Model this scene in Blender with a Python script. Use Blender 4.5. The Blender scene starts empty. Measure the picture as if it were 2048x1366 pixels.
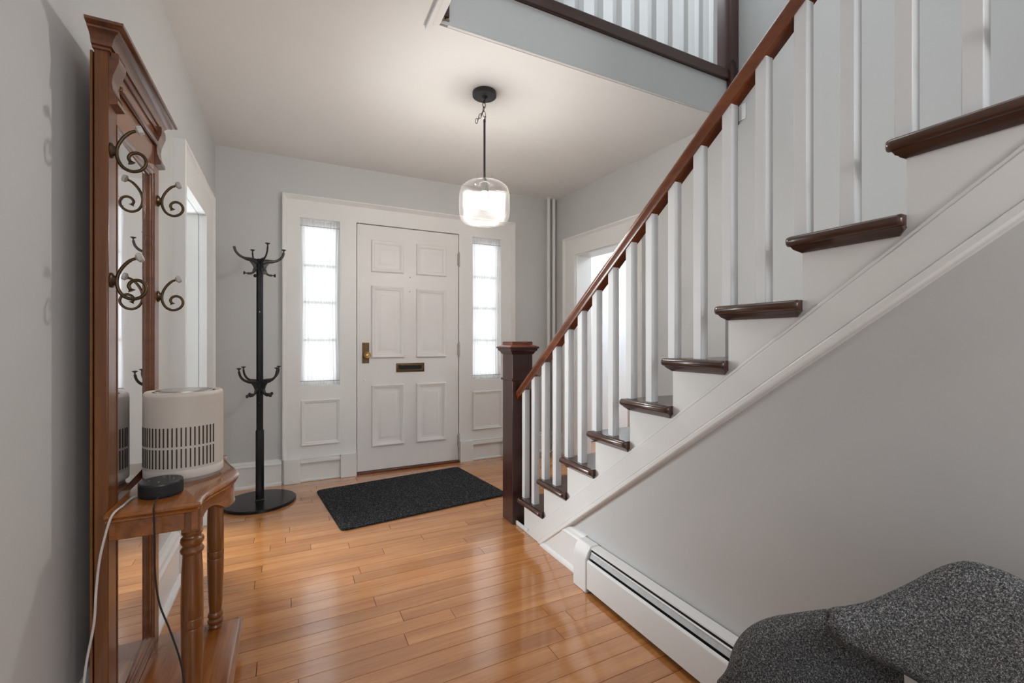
import bpy, bmesh, math, random
from mathutils import Vector, Matrix
PI = math.pi
random.seed(7)
scene = bpy.context.scene
COL = scene.collection

# ------------------------------------------------------------------ camera
YAW = math.atan2(448, 897)
cam_d = bpy.data.cameras.new('camera')
cam_d.sensor_width = 36.0
cam_d.lens = 36.0 * 897.0 / 2048.0
cam_d.clip_start = 0.02
cam = bpy.data.objects.new('camera', cam_d)
COL.objects.link(cam)
cam.location = (0, 0, 1.12)
cam.rotation_euler = (PI / 2, 0, -YAW)
scene.camera = cam

# ------------------------------------------------------------------ view, world, lights
vs = scene.view_settings
vs.view_transform = 'Standard'
vs.look = 'None'
vs.gamma = 1.0
vs.exposure = 0.46
vs.use_curve_mapping = False

world = bpy.data.worlds.new('overcast_sky')
scene.world = world
world.use_nodes = True
wn = world.node_tree
bg = wn.nodes['Background']
bg.inputs[0].default_value = (0.93, 0.97, 1.0, 1)
bg.inputs[1].default_value = 1.4


def area(name, loc, target, sx, sy, power, color=(1, 1, 1)):
    l = bpy.data.lights.new(name, 'AREA')
    l.shape = 'RECTANGLE'
    l.size = sx
    l.size_y = sy
    l.energy = power
    l.color = color
    o = bpy.data.objects.new(name, l)
    COL.objects.link(o)
    o.location = loc
    d = Vector(target) - Vector(loc)
    o.rotation_euler = d.to_track_quat('-Z', 'Y').to_euler()
    return o


def point(name, loc, power, radius, color=(1, 1, 1)):
    l = bpy.data.lights.new(name, 'POINT')
    l.energy = power
    l.shadow_soft_size = radius
    l.color = color
    o = bpy.data.objects.new(name, l)
    COL.objects.link(o)
    o.location = loc
    return o


# daylight of the rooms behind the camera, upstairs and beyond the right doorway
area('rear_room_daylight', (0.55, -2.3, 1.6), (0.1, 3, 1.2), 1.3, 1.9, 19, (0.93, 0.975, 1.0))
area('upstairs_daylight', (1.5, 0.8, 5.0), (1.5, 0.9, 0), 1.7, 2.2, 20, (0.92, 0.97, 1.0))
area('upper_hall_daylight', (1.2, 3.0, 5.0), (1.5, 2.9, 0), 1.6, 1.2, 27, (0.90, 0.96, 1.0))
area('right_room_daylight', (3.6, 3.2, 2.52), (3.3, 3.1, 0), 1.0, 1.0, 30, (0.90, 0.96, 1.0))
area('left_room_daylight', (-1.65, 3.72, 1.55), (1.26, 1.8, 1.40), 0.62, 1.7, 74, (0.92, 0.975, 1.0))
point('tree_shadow_light', (1.0, -0.55, 1.72), 9, 0.10, (0.98, 0.99, 1.0))  # added unseen source, right of the camera, to throw the hall tree's shadow

# ------------------------------------------------------------------ materials


class NT:
    def __init__(self, name):
        self.m = bpy.data.materials.new(name)
        self.m.use_nodes = True
        self.t = self.m.node_tree
        self.b = self.t.nodes['Principled BSDF']
        self.out = self.t.nodes['Material Output']

    def n(self, typ, **kw):
        nd = self.t.nodes.new(typ)
        for k, v in kw.items():
            setattr(nd, k, v)
        return nd

    def l(self, a, b):
        self.t.links.new(a, b)

    def coords(self, scale=(1, 1, 1), kind='Object', loc=None):
        tc = self.n('ShaderNodeTexCoord')
        mp = self.n('ShaderNodeMapping')
        mp.inputs['Scale'].default_value = scale
        self.l(tc.outputs[kind], mp.inputs['Vector'])
        if loc is not None:
            self.l(loc, mp.inputs['Location'])
        return mp.outputs[0]

    def noise(self, vec, scale, detail=4, rough=0.5, dist=0.0):
        n = self.n('ShaderNodeTexNoise')
        n.inputs['Scale'].default_value = scale
        n.inputs['Detail'].default_value = detail
        n.inputs['Roughness'].default_value = rough
        n.inputs['Distortion'].default_value = dist
        self.l(vec, n.inputs['Vector'])
        return n.outputs[0]

    def ramp(self, fac, stops):
        r = self.n('ShaderNodeValToRGB')
        e = r.color_ramp.elements
        e[0].position, e[0].color = stops[0][0], (*stops[0][1], 1)
        e[1].position, e[1].color = stops[-1][0], (*stops[-1][1], 1)
        for p, c in stops[1:-1]:
            x = e.new(p)
            x.color = (*c, 1)
        self.l(fac, r.inputs[0])
        return r.outputs[0]

    def bump(self, h, strength=0.1, dist=0.01, prev=None):
        b = self.n('ShaderNodeBump')
        b.inputs['Strength'].default_value = strength
        b.inputs['Distance'].default_value = dist
        self.l(h, b.inputs['Height'])
        if prev is not None:
            self.l(prev, b.inputs['Normal'])
        self.l(b.outputs[0], self.b.inputs['Normal'])
        return b.outputs[0]


def mul(c, k):
    return tuple(x * k for x in c)


def paint(name, col, rough=0.55, var=0.03, bump=0.05, bscale=60):
    m = NT(name)
    v = m.coords()
    n1 = m.noise(v, 2.3, 3)
    m.l(m.ramp(n1, [(0.3, mul(col, 1 - var)), (0.7, mul(col, 1 + var * 0.5))]), m.b.inputs['Base Color'])
    m.b.inputs['Roughness'].default_value = rough
    n2 = m.noise(v, bscale, 3)
    m.bump(n2, bump, 0.004)
    return m.m


def plain(name, col, rough=0.5, metal=0.0, coat=0.0, bump=0.0, bscale=200):
    m = NT(name)
    v = m.coords()
    n1 = m.noise(v, 35, 3)
    m.l(m.ramp(n1, [(0.35, mul(col, 0.9)), (0.65, mul(col, 1.08))]), m.b.inputs['Base Color'])
    m.b.inputs['Roughness'].default_value = rough
    m.b.inputs['Metallic'].default_value = metal
    m.b.inputs['Coat Weight'].default_value = coat
    m.b.inputs['Coat Roughness'].default_value = 0.08
    if bump:
        m.bump(m.noise(v, bscale, 2), bump, 0.002)
    return m.m


def wood(name, light, dark, axis, rough=0.3, coat=0.3, gscale=1.0, random_tint=0.0, fine=0.5):
    m = NT(name)
    sc = [26.0, 26.0, 26.0]
    sc[axis] = 1.6
    sc = tuple(s * gscale for s in sc)
    loc = None
    if random_tint:
        oi = m.n('ShaderNodeObjectInfo')
        cb = m.n('ShaderNodeCombineXYZ')
        mu = m.n('ShaderNodeMath', operation='MULTIPLY')
        mu.inputs[1].default_value = 57.0
        m.l(oi.outputs['Random'], mu.inputs[0])
        for k in range(3):
            m.l(mu.outputs[0], cb.inputs[k])
        loc = cb.outputs[0]
    v = m.coords(sc, loc=loc)
    n1 = m.noise(v, 0.55, 5, 0.6, 0.6)
    n2 = m.noise(v, 5.0, 3, 0.6)
    mid = tuple((a + b) / 2 for a, b in zip(light, dark))
    col = m.ramp(n1, [(0.3, dark), (0.5, mid), (0.7, light)])
    mx = m.n('ShaderNodeMix', data_type='RGBA', blend_type='MULTIPLY')
    mx.inputs['Factor'].default_value = fine
    m.l(col, mx.inputs['A'])
    m.l(m.ramp(n2, [(0.35, (0.72, 0.68, 0.64)), (0.6, (1.0, 1.0, 1.0))]), mx.inputs['B'])
    last = mx.outputs['Result']
    if random_tint:
        r2 = m.ramp(oi.outputs['Random'], [(0.0, (1 - random_tint, 1 - random_tint * 1.25, 1 - random_tint * 1.5)),
                                           (0.35, (1.0, 0.98, 0.96)), (0.7, (1.05, 1.05, 1.05)),
                                           (1.0, (1.0, 0.93, 0.86))])
        m2 = m.n('ShaderNodeMix', data_type='RGBA', blend_type='MULTIPLY')
        m2.inputs['Factor'].default_value = 1.0
        m.l(last, m2.inputs['A'])
        m.l(r2, m2.inputs['B'])
        last = m2.outputs['Result']
    m.l(last, m.b.inputs['Base Color'])
    m.b.inputs['Roughness'].default_value = rough
    m.b.inputs['Coat Weight'].default_value = coat
    m.b.inputs['Coat Roughness'].default_value = 0.12
    m.bump(n2, 0.06, 0.002)
    return m.m


WALL = paint('grey_wall_paint', (0.585, 0.590, 0.588), 0.6, 0.02, 0.12, 45)
CEIL = paint('ceiling_plaster', (0.80, 0.80, 0.79), 0.7, 0.015, 0.12, 25)
TRIM = paint('white_trim_paint', (0.80, 0.80, 0.79), 0.38, 0.02, 0.06, 30)
DOORP = paint('white_door_paint', (0.79, 0.775, 0.77), 0.42, 0.03, 0.08, 30)
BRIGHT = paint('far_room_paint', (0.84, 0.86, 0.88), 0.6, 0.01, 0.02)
BALP = paint('baluster_paint', (0.78, 0.79, 0.80), 0.4, 0.03, 0.08, 60)
HEAT = paint('heater_enamel', (0.74, 0.735, 0.73), 0.4, 0.02, 0.03)
DAMP = plain('damper_enamel', (0.42, 0.43, 0.44), 0.45)
DARKM = plain('dark_interior', (0.012, 0.012, 0.012), 0.8)
SUB = plain('dark_subfloor', (0.09, 0.035, 0.015), 0.8)
FLOOR = wood('honey_maple_boards', (0.60, 0.275, 0.092), (0.41, 0.152, 0.042), 0, 0.20, 0.7, 1.0, 0.16, 0.40)
FLOOR.node_tree.nodes['Principled BSDF'].inputs['Coat IOR'].default_value = 1.95
MAHO_X = wood('dark_stained_tread_wood', (0.085, 0.034, 0.020), (0.035, 0.014, 0.010), 0, 0.3, 0.35)
MAHO_Y = wood('dark_stained_nosing_wood', (0.10, 0.040, 0.023), (0.040, 0.016, 0.010), 1, 0.28, 0.35)
MAHO_Z = wood('dark_newel_wood', (0.085, 0.026, 0.018), (0.038, 0.013, 0.010), 2, 0.3, 0.35)
CAPW = wood('reddish_cap_wood', (0.21, 0.062, 0.027), (0.12, 0.035, 0.018), 0, 0.3, 0.3)
RAILW = wood('handrail_wood', (0.24, 0.066, 0.018), (0.11, 0.030, 0.010), 1, 0.27, 0.4)
OAK_Z = wood('honey_oak_upright', (0.25, 0.083, 0.012), (0.13, 0.038, 0.005), 2, 0.3, 0.4, 1.6)
OAK_Y = wood('honey_oak_rail', (0.36, 0.120, 0.020), (0.18, 0.052, 0.009), 1, 0.20, 0.7, 1.6)
OAK_D = wood('dark_oak_cornice', (0.19, 0.060, 0.018), (0.10, 0.031, 0.010), 1, 0.20, 0.6, 1.6)
BLACK = plain('black_lacquer', (0.007, 0.007, 0.008), 0.22, 0, 0.0)
BLACK.node_tree.nodes['Principled BSDF'].inputs['Specular IOR Level'].default_value = 0.28
IRON = plain('black_iron', (0.012, 0.012, 0.013), 0.40, 0.0, 0.0)
BRONZE = plain('aged_bronze', (0.085, 0.055, 0.028), 0.36, 0.8)
BRASS = plain('worn_brass', (0.55, 0.34, 0.13), 0.3, 1.0)
BRASSD = plain('dark_brass', (0.13, 0.085, 0.045), 0.42, 0.9)
PORC = plain('grey_porcelain', (0.52, 0.50, 0.48), 0.25, 0, 0.3)
PURI = paint('cream_plastic', (0.66, 0.59, 0.53), 0.5, 0.01, 0.02)
PUCKF = plain('black_speaker_fabric', (0.014, 0.014, 0.015), 0.7)
PUCKT = plain('black_speaker_plastic', (0.035, 0.038, 0.042), 0.28)
WCORD = plain('white_cord_rubber', (0.62, 0.58, 0.56), 0.5)
BCORD = plain('black_cord_rubber', (0.014, 0.013, 0.013), 0.5)
STEEL = plain('polished_steel', (0.55, 0.54, 0.52), 0.25, 0.9)

m = NT('mirror_silver')
v = m.coords()
m.b.inputs['Metallic'].default_value = 1.0
m.b.inputs['Roughness'].default_value = 0.015
m.l(m.ramp(m.noise(v, 3, 2), [(0.3, (0.86, 0.87, 0.88)), (0.7, (0.90, 0.91, 0.92))]), m.b.inputs['Base Color'])
MIRROR = m.m

m = NT('charcoal_mat_pile')
v = m.coords()
n1 = m.noise(v, 170, 2, 0.8)
m.l(m.ramp(n1, [(0.42, (0.008, 0.008, 0.009)), (0.55, (0.024, 0.025, 0.028)), (0.66, (0.16, 0.16, 0.165))]), m.b.inputs['Base Color'])
m.b.inputs['Roughness'].default_value = 0.95
m.b.inputs['Specular IOR Level'].default_value = 0.1
m.bump(n1, 0.9, 0.006)
MAT = m.m

m = NT('grey_tweed')
v = m.coords()
n1 = m.noise(v, 330, 3, 0.7)
n0 = m.noise(v, 90, 2, 0.5)
v2 = m.coords((150, 700, 700))
n2 = m.noise(v2, 1.0, 2, 0.6)
ad = m.n('ShaderNodeMath', operation='ADD')
m.l(n1, ad.inputs[0])
m.l(n2, ad.inputs[1])
hf = m.n('ShaderNodeMath', operation='MULTIPLY')
hf.inputs[1].default_value = 0.5
m.l(ad.outputs[0], hf.inputs[0])
m.l(m.ramp(hf.outputs[0], [(0.40, (0.020, 0.020, 0.021)), (0.52, (0.098, 0.096, 0.097)), (0.64, (0.40, 0.39, 0.385))]), m.b.inputs['Base Color'])
m.b.inputs['Roughness'].default_value = 0.95
m.b.inputs['Specular IOR Level'].default_value = 0.15
m.bump(n1, 0.6, 0.003)
TWEED = m.m

# thin clear shade glass with a pebbled surface
m = NT('pebbled_clear_glass')
v = m.coords()
vo = m.n('ShaderNodeTexVoronoi')
vo.inputs['Scale'].default_value = 150
m.l(v, vo.inputs['Vector'])
bp = m.n('ShaderNodeBump')
bp.inputs['Strength'].default_value = 0.8
bp.inputs['Distance'].default_value = 0.004
m.l(vo.outputs['Distance'], bp.inputs['Height'])
tr = m.n('ShaderNodeBsdfTransparent')
tr.inputs[0].default_value = (0.97, 0.97, 0.97, 1)
gl = m.n('ShaderNodeBsdfGlossy')
gl.inputs['Roughness'].default_value = 0.05
m.l(bp.outputs[0], gl.inputs['Normal'])
di = m.n('ShaderNodeBsdfTranslucent')
di.inputs[0].default_value = (0.95, 0.95, 0.95, 1)
m.l(bp.outputs[0], di.inputs['Normal'])
lw = m.n('ShaderNodeLayerWeight')
lw.inputs['Blend'].default_value = 0.42
m.l(bp.outputs[0], lw.inputs['Normal'])
mxa = m.n('ShaderNodeMixShader')
m.l(m.ramp(lw.outputs['Facing'], [(0.0, (0.04, 0.04, 0.04)), (0.6, (0.06, 0.06, 0.06)), (1.0, (0.40, 0.40, 0.40))]), mxa.inputs[0])
m.l(tr.outputs[0], mxa.inputs[1])
m.l(gl.outputs[0], mxa.inputs[2])
mxb = m.n('ShaderNodeMixShader')
m.l(m.ramp(lw.outputs['Facing'], [(0.0, (0.001, 0.001, 0.001)), (0.55, (0.003, 0.003, 0.003)), (1.0, (0.035, 0.035, 0.035))]), mxb.inputs[0])
m.l(mxa.outputs[0], mxb.inputs[1])
m.l(di.outputs[0], mxb.inputs[2])
m.l(mxb.outputs[0], m.out.inputs[0])
SHADE = m.m

m = NT('window_glass')
tr = m.n('ShaderNodeBsdfTransparent')
gl = m.n('ShaderNodeBsdfGlossy')
gl.inputs['Roughness'].default_value = 0.02
mx = m.n('ShaderNodeMixShader')
mx.inputs[0].default_value = 0.06
m.l(tr.outputs[0], mx.inputs[1])
m.l(gl.outputs[0], mx.inputs[2])
m.l(mx.outputs[0], m.out.inputs[0])
GLASS = m.m

m = NT('sheer_white_voile')
tr = m.n('ShaderNodeBsdfTransparent')
tl = m.n('ShaderNodeBsdfTranslucent')
tl.inputs[0].default_value = (0.92, 0.93, 0.94, 1)
df = m.n('ShaderNodeBsdfDiffuse')
df.inputs[0].default_value = (0.9, 0.9, 0.9, 1)
a1 = m.n('ShaderNodeMixShader')
a1.inputs[0].default_value = 0.35
m.l(tl.outputs[0], a1.inputs[1])
m.l(df.outputs[0], a1.inputs[2])
a2 = m.n('ShaderNodeMixShader')
v = m.coords((220, 1, 2))
m.l(m.ramp(m.noise(v, 1, 2), [(0.35, (0.74, 0.74, 0.74)), (0.65, (0.87, 0.87, 0.87))]), a2.inputs[0])
m.l(tr.outputs[0], a2.inputs[1])
m.l(a1.outputs[0], a2.inputs[2])
m.l(a2.outputs[0], m.out.inputs[0])
SHEER = m.m

m = NT('lit_bulb')
em = m.n('ShaderNodeEmission')
em.inputs[0].default_value = (1.0, 0.93, 0.85, 1)
em.inputs[1].default_value = 340
m.l(em.outputs[0], m.out.inputs[0])
BULB = m.m

# ------------------------------------------------------------------ mesh helpers


class MB:
    def __init__(self, M=None):
        self.v = []
        self.f = []
        self.M = M

    def pt(self, p):
        p = Vector(p)
        if self.M is not None:
            p = self.M @ p
        self.v.append(p)
        return len(self.v) - 1

    def box(self, x0, x1, y0, y1, z0, z1):
        if x0 > x1: x0, x1 = x1, x0
        if y0 > y1: y0, y1 = y1, y0
        if z0 > z1: z0, z1 = z1, z0
        i = [self.pt(p) for p in ((x0, y0, z0), (x1, y0, z0), (x1, y1, z0), (x0, y1, z0),
                                  (x0, y0, z1), (x1, y0, z1), (x1, y1, z1), (x0, y1, z1))]
        for q in ((0, 3, 2, 1), (4, 5, 6, 7), (0, 1, 5, 4), (1, 2, 6, 5), (2, 3, 7, 6), (3, 0, 4, 7)):
            self.f.append([i[k] for k in q])
        return self

    def prism(self, poly, fn, a, b):
        """poly: list of 2d points; fn(p, t) -> 3d point."""
        n = len(poly)
        A = [self.pt(fn(p, a)) for p in poly]
        B = [self.pt(fn(p, b)) for p in poly]
        self.f.append(A[::-1])
        self.f.append(B)
        for k in range(n):
            self.f.append([A[k], A[(k + 1) % n], B[(k + 1) % n], B[k]])
        return self

    def rings(self, rings, closed=True, caps=True, loop=False):
        """rings: list of lists of 3d points (same length)."""
        R = [[self.pt(p) for p in r] for r in rings]
        n = len(R[0])
        m_ = len(R)
        for a in range(m_ if loop else m_ - 1):
            r0, r1 = R[a], R[(a + 1) % m_]
            for k in range(n if closed else n - 1):
                self.f.append([r0[k], r0[(k + 1) % n], r1[(k + 1) % n], r1[k]])
        if caps and closed and not loop:
            self.f.append(R[0][::-1])
            self.f.append(R[-1])
        return self

    def tube(self, pts, rad, seg=10, flat=None):
        pts = [Vector(p) for p in pts]
        n = len(pts)
        rads = rad if isinstance(rad, (list, tuple)) else [rad] * n
        t0 = (pts[1] - pts[0]).normalized()
        up = Vector((0, 0, 1)) if abs(t0.z) < 0.9 else Vector((0, 1, 0))
        nrm = (up - t0 * up.dot(t0)).normalized()
        rings = []
        for k in range(n):
            if k == 0: t = pts[1] - pts[0]
            elif k == n - 1: t = pts[-1] - pts[-2]
            else: t = (pts[k + 1] - pts[k - 1])
            t.normalize()
            nrm = (nrm - t * nrm.dot(t)).normalized()
            bn = t.cross(nrm)
            rings.append([pts[k] + nrm * math.cos(2 * PI * j / seg) * rads[k] + bn * math.sin(2 * PI * j / seg) * rads[k] * (flat or 1)
                          for j in range(seg)])
        return self.rings(rings)

    def lathe(self, prof, c, seg=24, axis='z'):
        cx, cy, cz = c
        rings = []
        for r, h in prof:
            rg = []
            for j in range(seg):
                a = 2 * PI * j / seg
                u, w = math.cos(a) * r, math.sin(a) * r
                if axis == 'z': rg.append((cx + u, cy + w, cz + h))
                elif axis == 'x': rg.append((cx + h, cy + u, cz + w))
                else: rg.append((cx + w, cy + h, cz + u))
            rings.append(rg)
        return self.rings(rings)

    def frame(self, pf, a0, a1, b0, b1, prof, open_bottom=False):
        """mitred moulding round a rectangle; prof: (inset, out) pairs; pf(a,b,o)->3d."""
        if open_bottom:
            rings = [[pf(a0 + i, b0, o) for i, o in prof], [pf(a0 + i, b1 - i, o) for i, o in prof],
                     [pf(a1 - i, b1 - i, o) for i, o in prof], [pf(a1 - i, b0, o) for i, o in prof]]
            return self.rings(rings, closed=True, caps=True)
        rings = [[pf(a0 + i, b0 + i, o) for i, o in prof], [pf(a0 + i, b1 - i, o) for i, o in prof],
                 [pf(a1 - i, b1 - i, o) for i, o in prof], [pf(a1 - i, b0 + i, o) for i, o in prof]]
        return self.rings(rings, closed=True, caps=False, loop=True)

    def build(self, name, mat, parent=None, smooth=False, bevel=0.0, segs=2, sub=0, angle=38):
        me = bpy.data.meshes.new(name)
        off = wloc(parent)
        me.from_pydata([tuple(p - off) for p in self.v], [], self.f)
        bm = bmesh.new()
        bm.from_mesh(me)
        bmesh.ops.recalc_face_normals(bm, faces=bm.faces)
        bm.to_mesh(me)
        bm.free()
        me.materials.append(mat)
        if smooth or bevel:
            for p in me.polygons:
                p.use_smooth = True
            me.set_sharp_from_angle(angle=math.radians(angle))
        o = bpy.data.objects.new(name, me)
        COL.objects.link(o)
        if parent is not None:
            o.parent = parent
        if bevel:
            b = o.modifiers.new('bevel', 'BEVEL')
            b.width = bevel
            b.segments = segs
            b.limit_method = 'ANGLE'
            b.angle_limit = math.radians(35)
            b.harden_normals = False
        if sub:
            s = o.modifiers.new('sub', 'SUBSURF')
            s.levels = s.render_levels = sub
        return o


def wloc(o):
    v = Vector((0, 0, 0))
    while o is not None:
        v += Vector(o.location)
        o = o.parent
    return v


def tag(o, label=None, cat=None, group=None, kind=None):
    if label: o['label'] = label
    if cat: o['category'] = cat
    if group: o['group'] = group
    if kind: o['kind'] = kind
    return o


def thing(name, label, cat, loc=(0, 0, 0), group=None):
    o = bpy.data.objects.new(name, None)
    o.empty_display_size = 0.1
    COL.objects.link(o)
    o.location = loc
    return tag(o, label, cat, group)


def setting(name, loc=(0, 0, 0), label=None):
    o = bpy.data.objects.new(name, None)
    o.empty_display_size = 0.1
    COL.objects.link(o)
    o.location = loc
    return tag(o, label=label, kind='structure')


def clone(root, loc):
    r = root.copy()
    COL.objects.link(r)
    r.location = loc
    for ch in list(root.children):
        c = ch.copy()
        COL.objects.link(c)
        c.parent = r
        for g in list(ch.children):
            d = g.copy()
            COL.objects.link(d)
            d.parent = c
    return r


# ------------------------------------------------------------------ key sizes
XL = -0.485          # left wall
YB = 3.96            # back wall face
YC = 3.947           # door surround face
ZC = 2.578           # ceiling
ZU = 2.812           # upper floor
XO = 0.62            # left edge of the stair opening
YO = 2.0             # far edge of the stair opening
XS = 1.26            # stair side face
CX, CY = 2.47, 3.96  # right back corner
SK = 0.0445
dv = Vector((SK, -1, 0)).normalized()
nv = Vector((-1, -SK, 0)).normalized()
RM = Matrix(((dv.x, nv.x, 0, CX), (dv.y, nv.y, 0, CY), (0, 0, 1, 0), (0, 0, 0, 1)))  # (s along wall, o into room, z)


def wall_x(y):
    return CX + (CY - y) * SK


# ------------------------------------------------------------------ floor
fl = setting('floor', label='honey coloured hardwood strip floor')
MB().box(-0.62, 4.3, -2.7, 4.2, -0.06, -0.012).build('subfloor', SUB, fl)
PW = 0.0765
yk = 2.03
while yk < 3.98: yk += PW
row = 0
while yk > -2.6:
    y1, y0 = yk, yk - PW
    xend = (wall_x(y0) + 0.0) if y0 > 2.46 else 1.262
    if y0 > 2.84 and y1 < 3.62: xend = 2.64
    x = XL - 0.05
    near = y0 > 0.75
    first = True
    while x < xend:
        L = random.uniform(0.5, 1.35) if near else 3.0
        if first and near: L = random.uniform(0.25, 1.0)
        first = False
        if x + L > xend - 0.2: L = xend - x
        g = 0.0007
        a0, a1, b0, b1 = x + g, x + L - g, y0 + g, y1 - g
        c = 0.0016
        e = 0.0004
        dz = random.uniform(-0.0003, 0.0003)
        if y0 < YC and y1 > YC: b1 = YC - 0.001
        elif y0 >= YC: b1 = y0
        if b1 > b0:
            mb = MB()
            mb.rings([[(a0, b0, -0.012), (a1, b0, -0.012), (a1, b1, -0.012), (a0, b1, -0.012)],
                      [(a0, b0, -c), (a1, b0, -c), (a1, b1, -c), (a0, b1, -c)],
                      [(a0 + e, b0 + e, dz), (a1 - e, b0 + e, dz), (a1 - e, b1 - e, dz), (a0 + e, b1 - e, dz)]])
            mb.build('plank', FLOOR, fl)
        x += L
    yk -= PW
    row += 1

# ------------------------------------------------------------------ walls
tag(MB().box(-0.60, XL, -2.7, 2.70, 0, ZC).box(-0.60, XL, 2.70, 3.30, 1.90, ZC).box(-0.60, XL, 3.30, 4.1, 0, ZC)
    .box(-0.60, XL, -2.7, 4.1, ZU, 5.3).build('wall_left', WALL), kind='structure')
tag(MB().box(-0.60, -0.03, YB, 4.10, 0, ZC).box(1.98, 2.8, YB, 4.10, 0, ZC).box(-0.03, 1.98, YB, 4.10, 2.27, ZC)
    .box(-0.60, 2.8, YB, 4.10, ZC, 5.3).build('wall_back', WALL), kind='structure')
wr = MB(RM)
wr.box(-0.1, 0.36, -0.16, 0, 0, ZC).box(0.36, 1.09, -0.16, 0, 1.955, ZC).box(1.09, 1.962, -0.16, 0, 0, ZC)
wr.box(1.962, 6.6, -0.16, -0.066, 0, ZC)
wr.box(-0.1, 6.6, -0.16, -0.066, ZC, 5.3)
tag(wr.build('wall_right', WALL), kind='structure')
tag(MB().prism([(2.165, 0), (-1.28, 2.565), (-2.6, 2.565), (-2.6, 0)], lambda p, t: (t, p[0], p[1]), 1.262, 1.36)
    .build('wall_stairs', WALL), kind='structure')
tag(MB().box(-0.6, 2.8, -2.7, -2.6, 0, 5.3).build('wall_rear', WALL), kind='structure')
tag(MB().box(-0.6, XO, -2.6, 4.1, ZC, ZU).box(XO, 2.72, YO, 4.1, ZC, ZU).box(XO, 2.8, -2.6, -1.12, ZC, ZU)
    .build('ceiling', CEIL), kind='structure')
tag(MB().box(-0.6, 2.85, -2.7, 4.1, 5.3, 5.4).build('ceiling_upper', CEIL), kind='structure')
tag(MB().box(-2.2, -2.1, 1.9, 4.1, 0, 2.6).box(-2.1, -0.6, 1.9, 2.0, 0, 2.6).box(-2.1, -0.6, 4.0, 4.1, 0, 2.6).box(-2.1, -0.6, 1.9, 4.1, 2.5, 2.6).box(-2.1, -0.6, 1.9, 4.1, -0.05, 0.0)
    .build('wall_left_room', paint('left_room_paint', (0.22, 0.23, 0.23), 0.7, 0.02, 0.03)), kind='structure')  # unseen walls coloured dark to cut bounce light on the door jamb
# the room beyond the right doorway
tag(MB().box(4.1, 4.2, 1.9, 4.3, 0, 2.6).box(2.45, 4.2, 4.1, 4.2, 0, 2.6).box(2.72, 4.2, 1.9, 2.0, 0, 2.6)
    .box(2.62, 4.2, 1.9, 4.2, 2.55, 2.65).build('wall_far_room', BRIGHT), kind='structure')
# fascia of the stair opening with its little bottom bead, and the board along the left edge
fa = MB().box(0.662, 2.63, YO - 0.018, YO, ZC + 0.002, ZU - 0.002).build('trim_fascia', BRIGHT and paint('fascia_paint', (0.66, 0.665, 0.67), 0.5, 0.02, 0.08))
tag(fa, kind='structure')
tag(MB().box(0.625, 2.57, YO - 0.022, YO - 0.018, ZC - 0.002, ZC + 0.012).box(0.625, 2.57, YO - 0.020, YO - 0.018, ZC + 0.012, ZC + 0.022)
    .build('trim_fascia_bead', fa.data.materials[0], bevel=0.002), kind='structure')
tag(MB().box(0.566, 0.588, -1.1, YO + 0.035, ZC - 0.016, ZC).box(0.588, 0.622, -1.1, YO - 0.005, ZC - 0.010, ZC + 0.03)
    .build('trim_opening_edge', TRIM, bevel=0.003), kind='structure')

# ------------------------------------------------------------------ front door surround
PY = lambda a, b, o: (a, YC - o, b)
sur = setting('trim_front_surround', label='wide white front door surround')
mb = MB()
y0, y1 = YC, YC + 0.05
for a, b in ((-0.04, 0.082), (0.386, 0.514), (1.422, 1.55), (1.857, 1.993)):
    mb.box(a, b, y0, y1, 0.0, 2.28)
mb.box(0.082, 0.386, y0, y1, 2.11, 2.28).box(0.514, 1.422, y0, y1, 2.118, 2.28).box(1.55, 1.857, y0, y1, 2.11, 2.28)
mb.box(0.082, 0.386, y0, y1, 0, 0.758).box(1.55, 1.857, y0, y1, 0, 0.758)
mb.build('surround_board', TRIM, sur)
bb = [(0, 0), (0, 0.026), (0.004, 0.030), (0.010, 0.030), (0.014, 0.024), (0.018, 0.018), (0.024, 0.010), (0.030, 0.006), (0.034, 0)]
MB().frame(PY, -0.042, 1.996, 0.195, 2.284, bb, True).build('backband', TRIM, sur, smooth=True)
for a, b in ((-0.030, 0.088), (0.386, 0.512), (1.424, 1.552), (1.857, 1.990)):
    MB().box(a, b, YC - 0.034, YC + 0.001, 0, 0.194).build('plinth_block', TRIM, sur, bevel=0.003)
pm = [(0, 0), (0, 0.010), (0.006, 0.014), (0.012, 0.012), (0.016, 0.007), (0.022, 0.007), (0.026, 0.003), (0.030, 0)]
for a, b in ((0.088, 0.386), (1.552, 1.857)):
    MB().frame(PY, a + 0.005, b + 0.001, 0.285, 0.651, pm).build('panel_moulding', TRIM, sur, smooth=True)
    MB().box(a, b, YC - 0.024, YC, 0.150, 0.180).box(a, b, YC - 0.016, YC, 0.180, 0.196).build('base_cap', TRIM, sur, bevel=0.004)
    MB().box(a, b, YC - 0.014, YC, 0, 0.018).build('shoe_strip', TRIM, sur, bevel=0.004)

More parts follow.
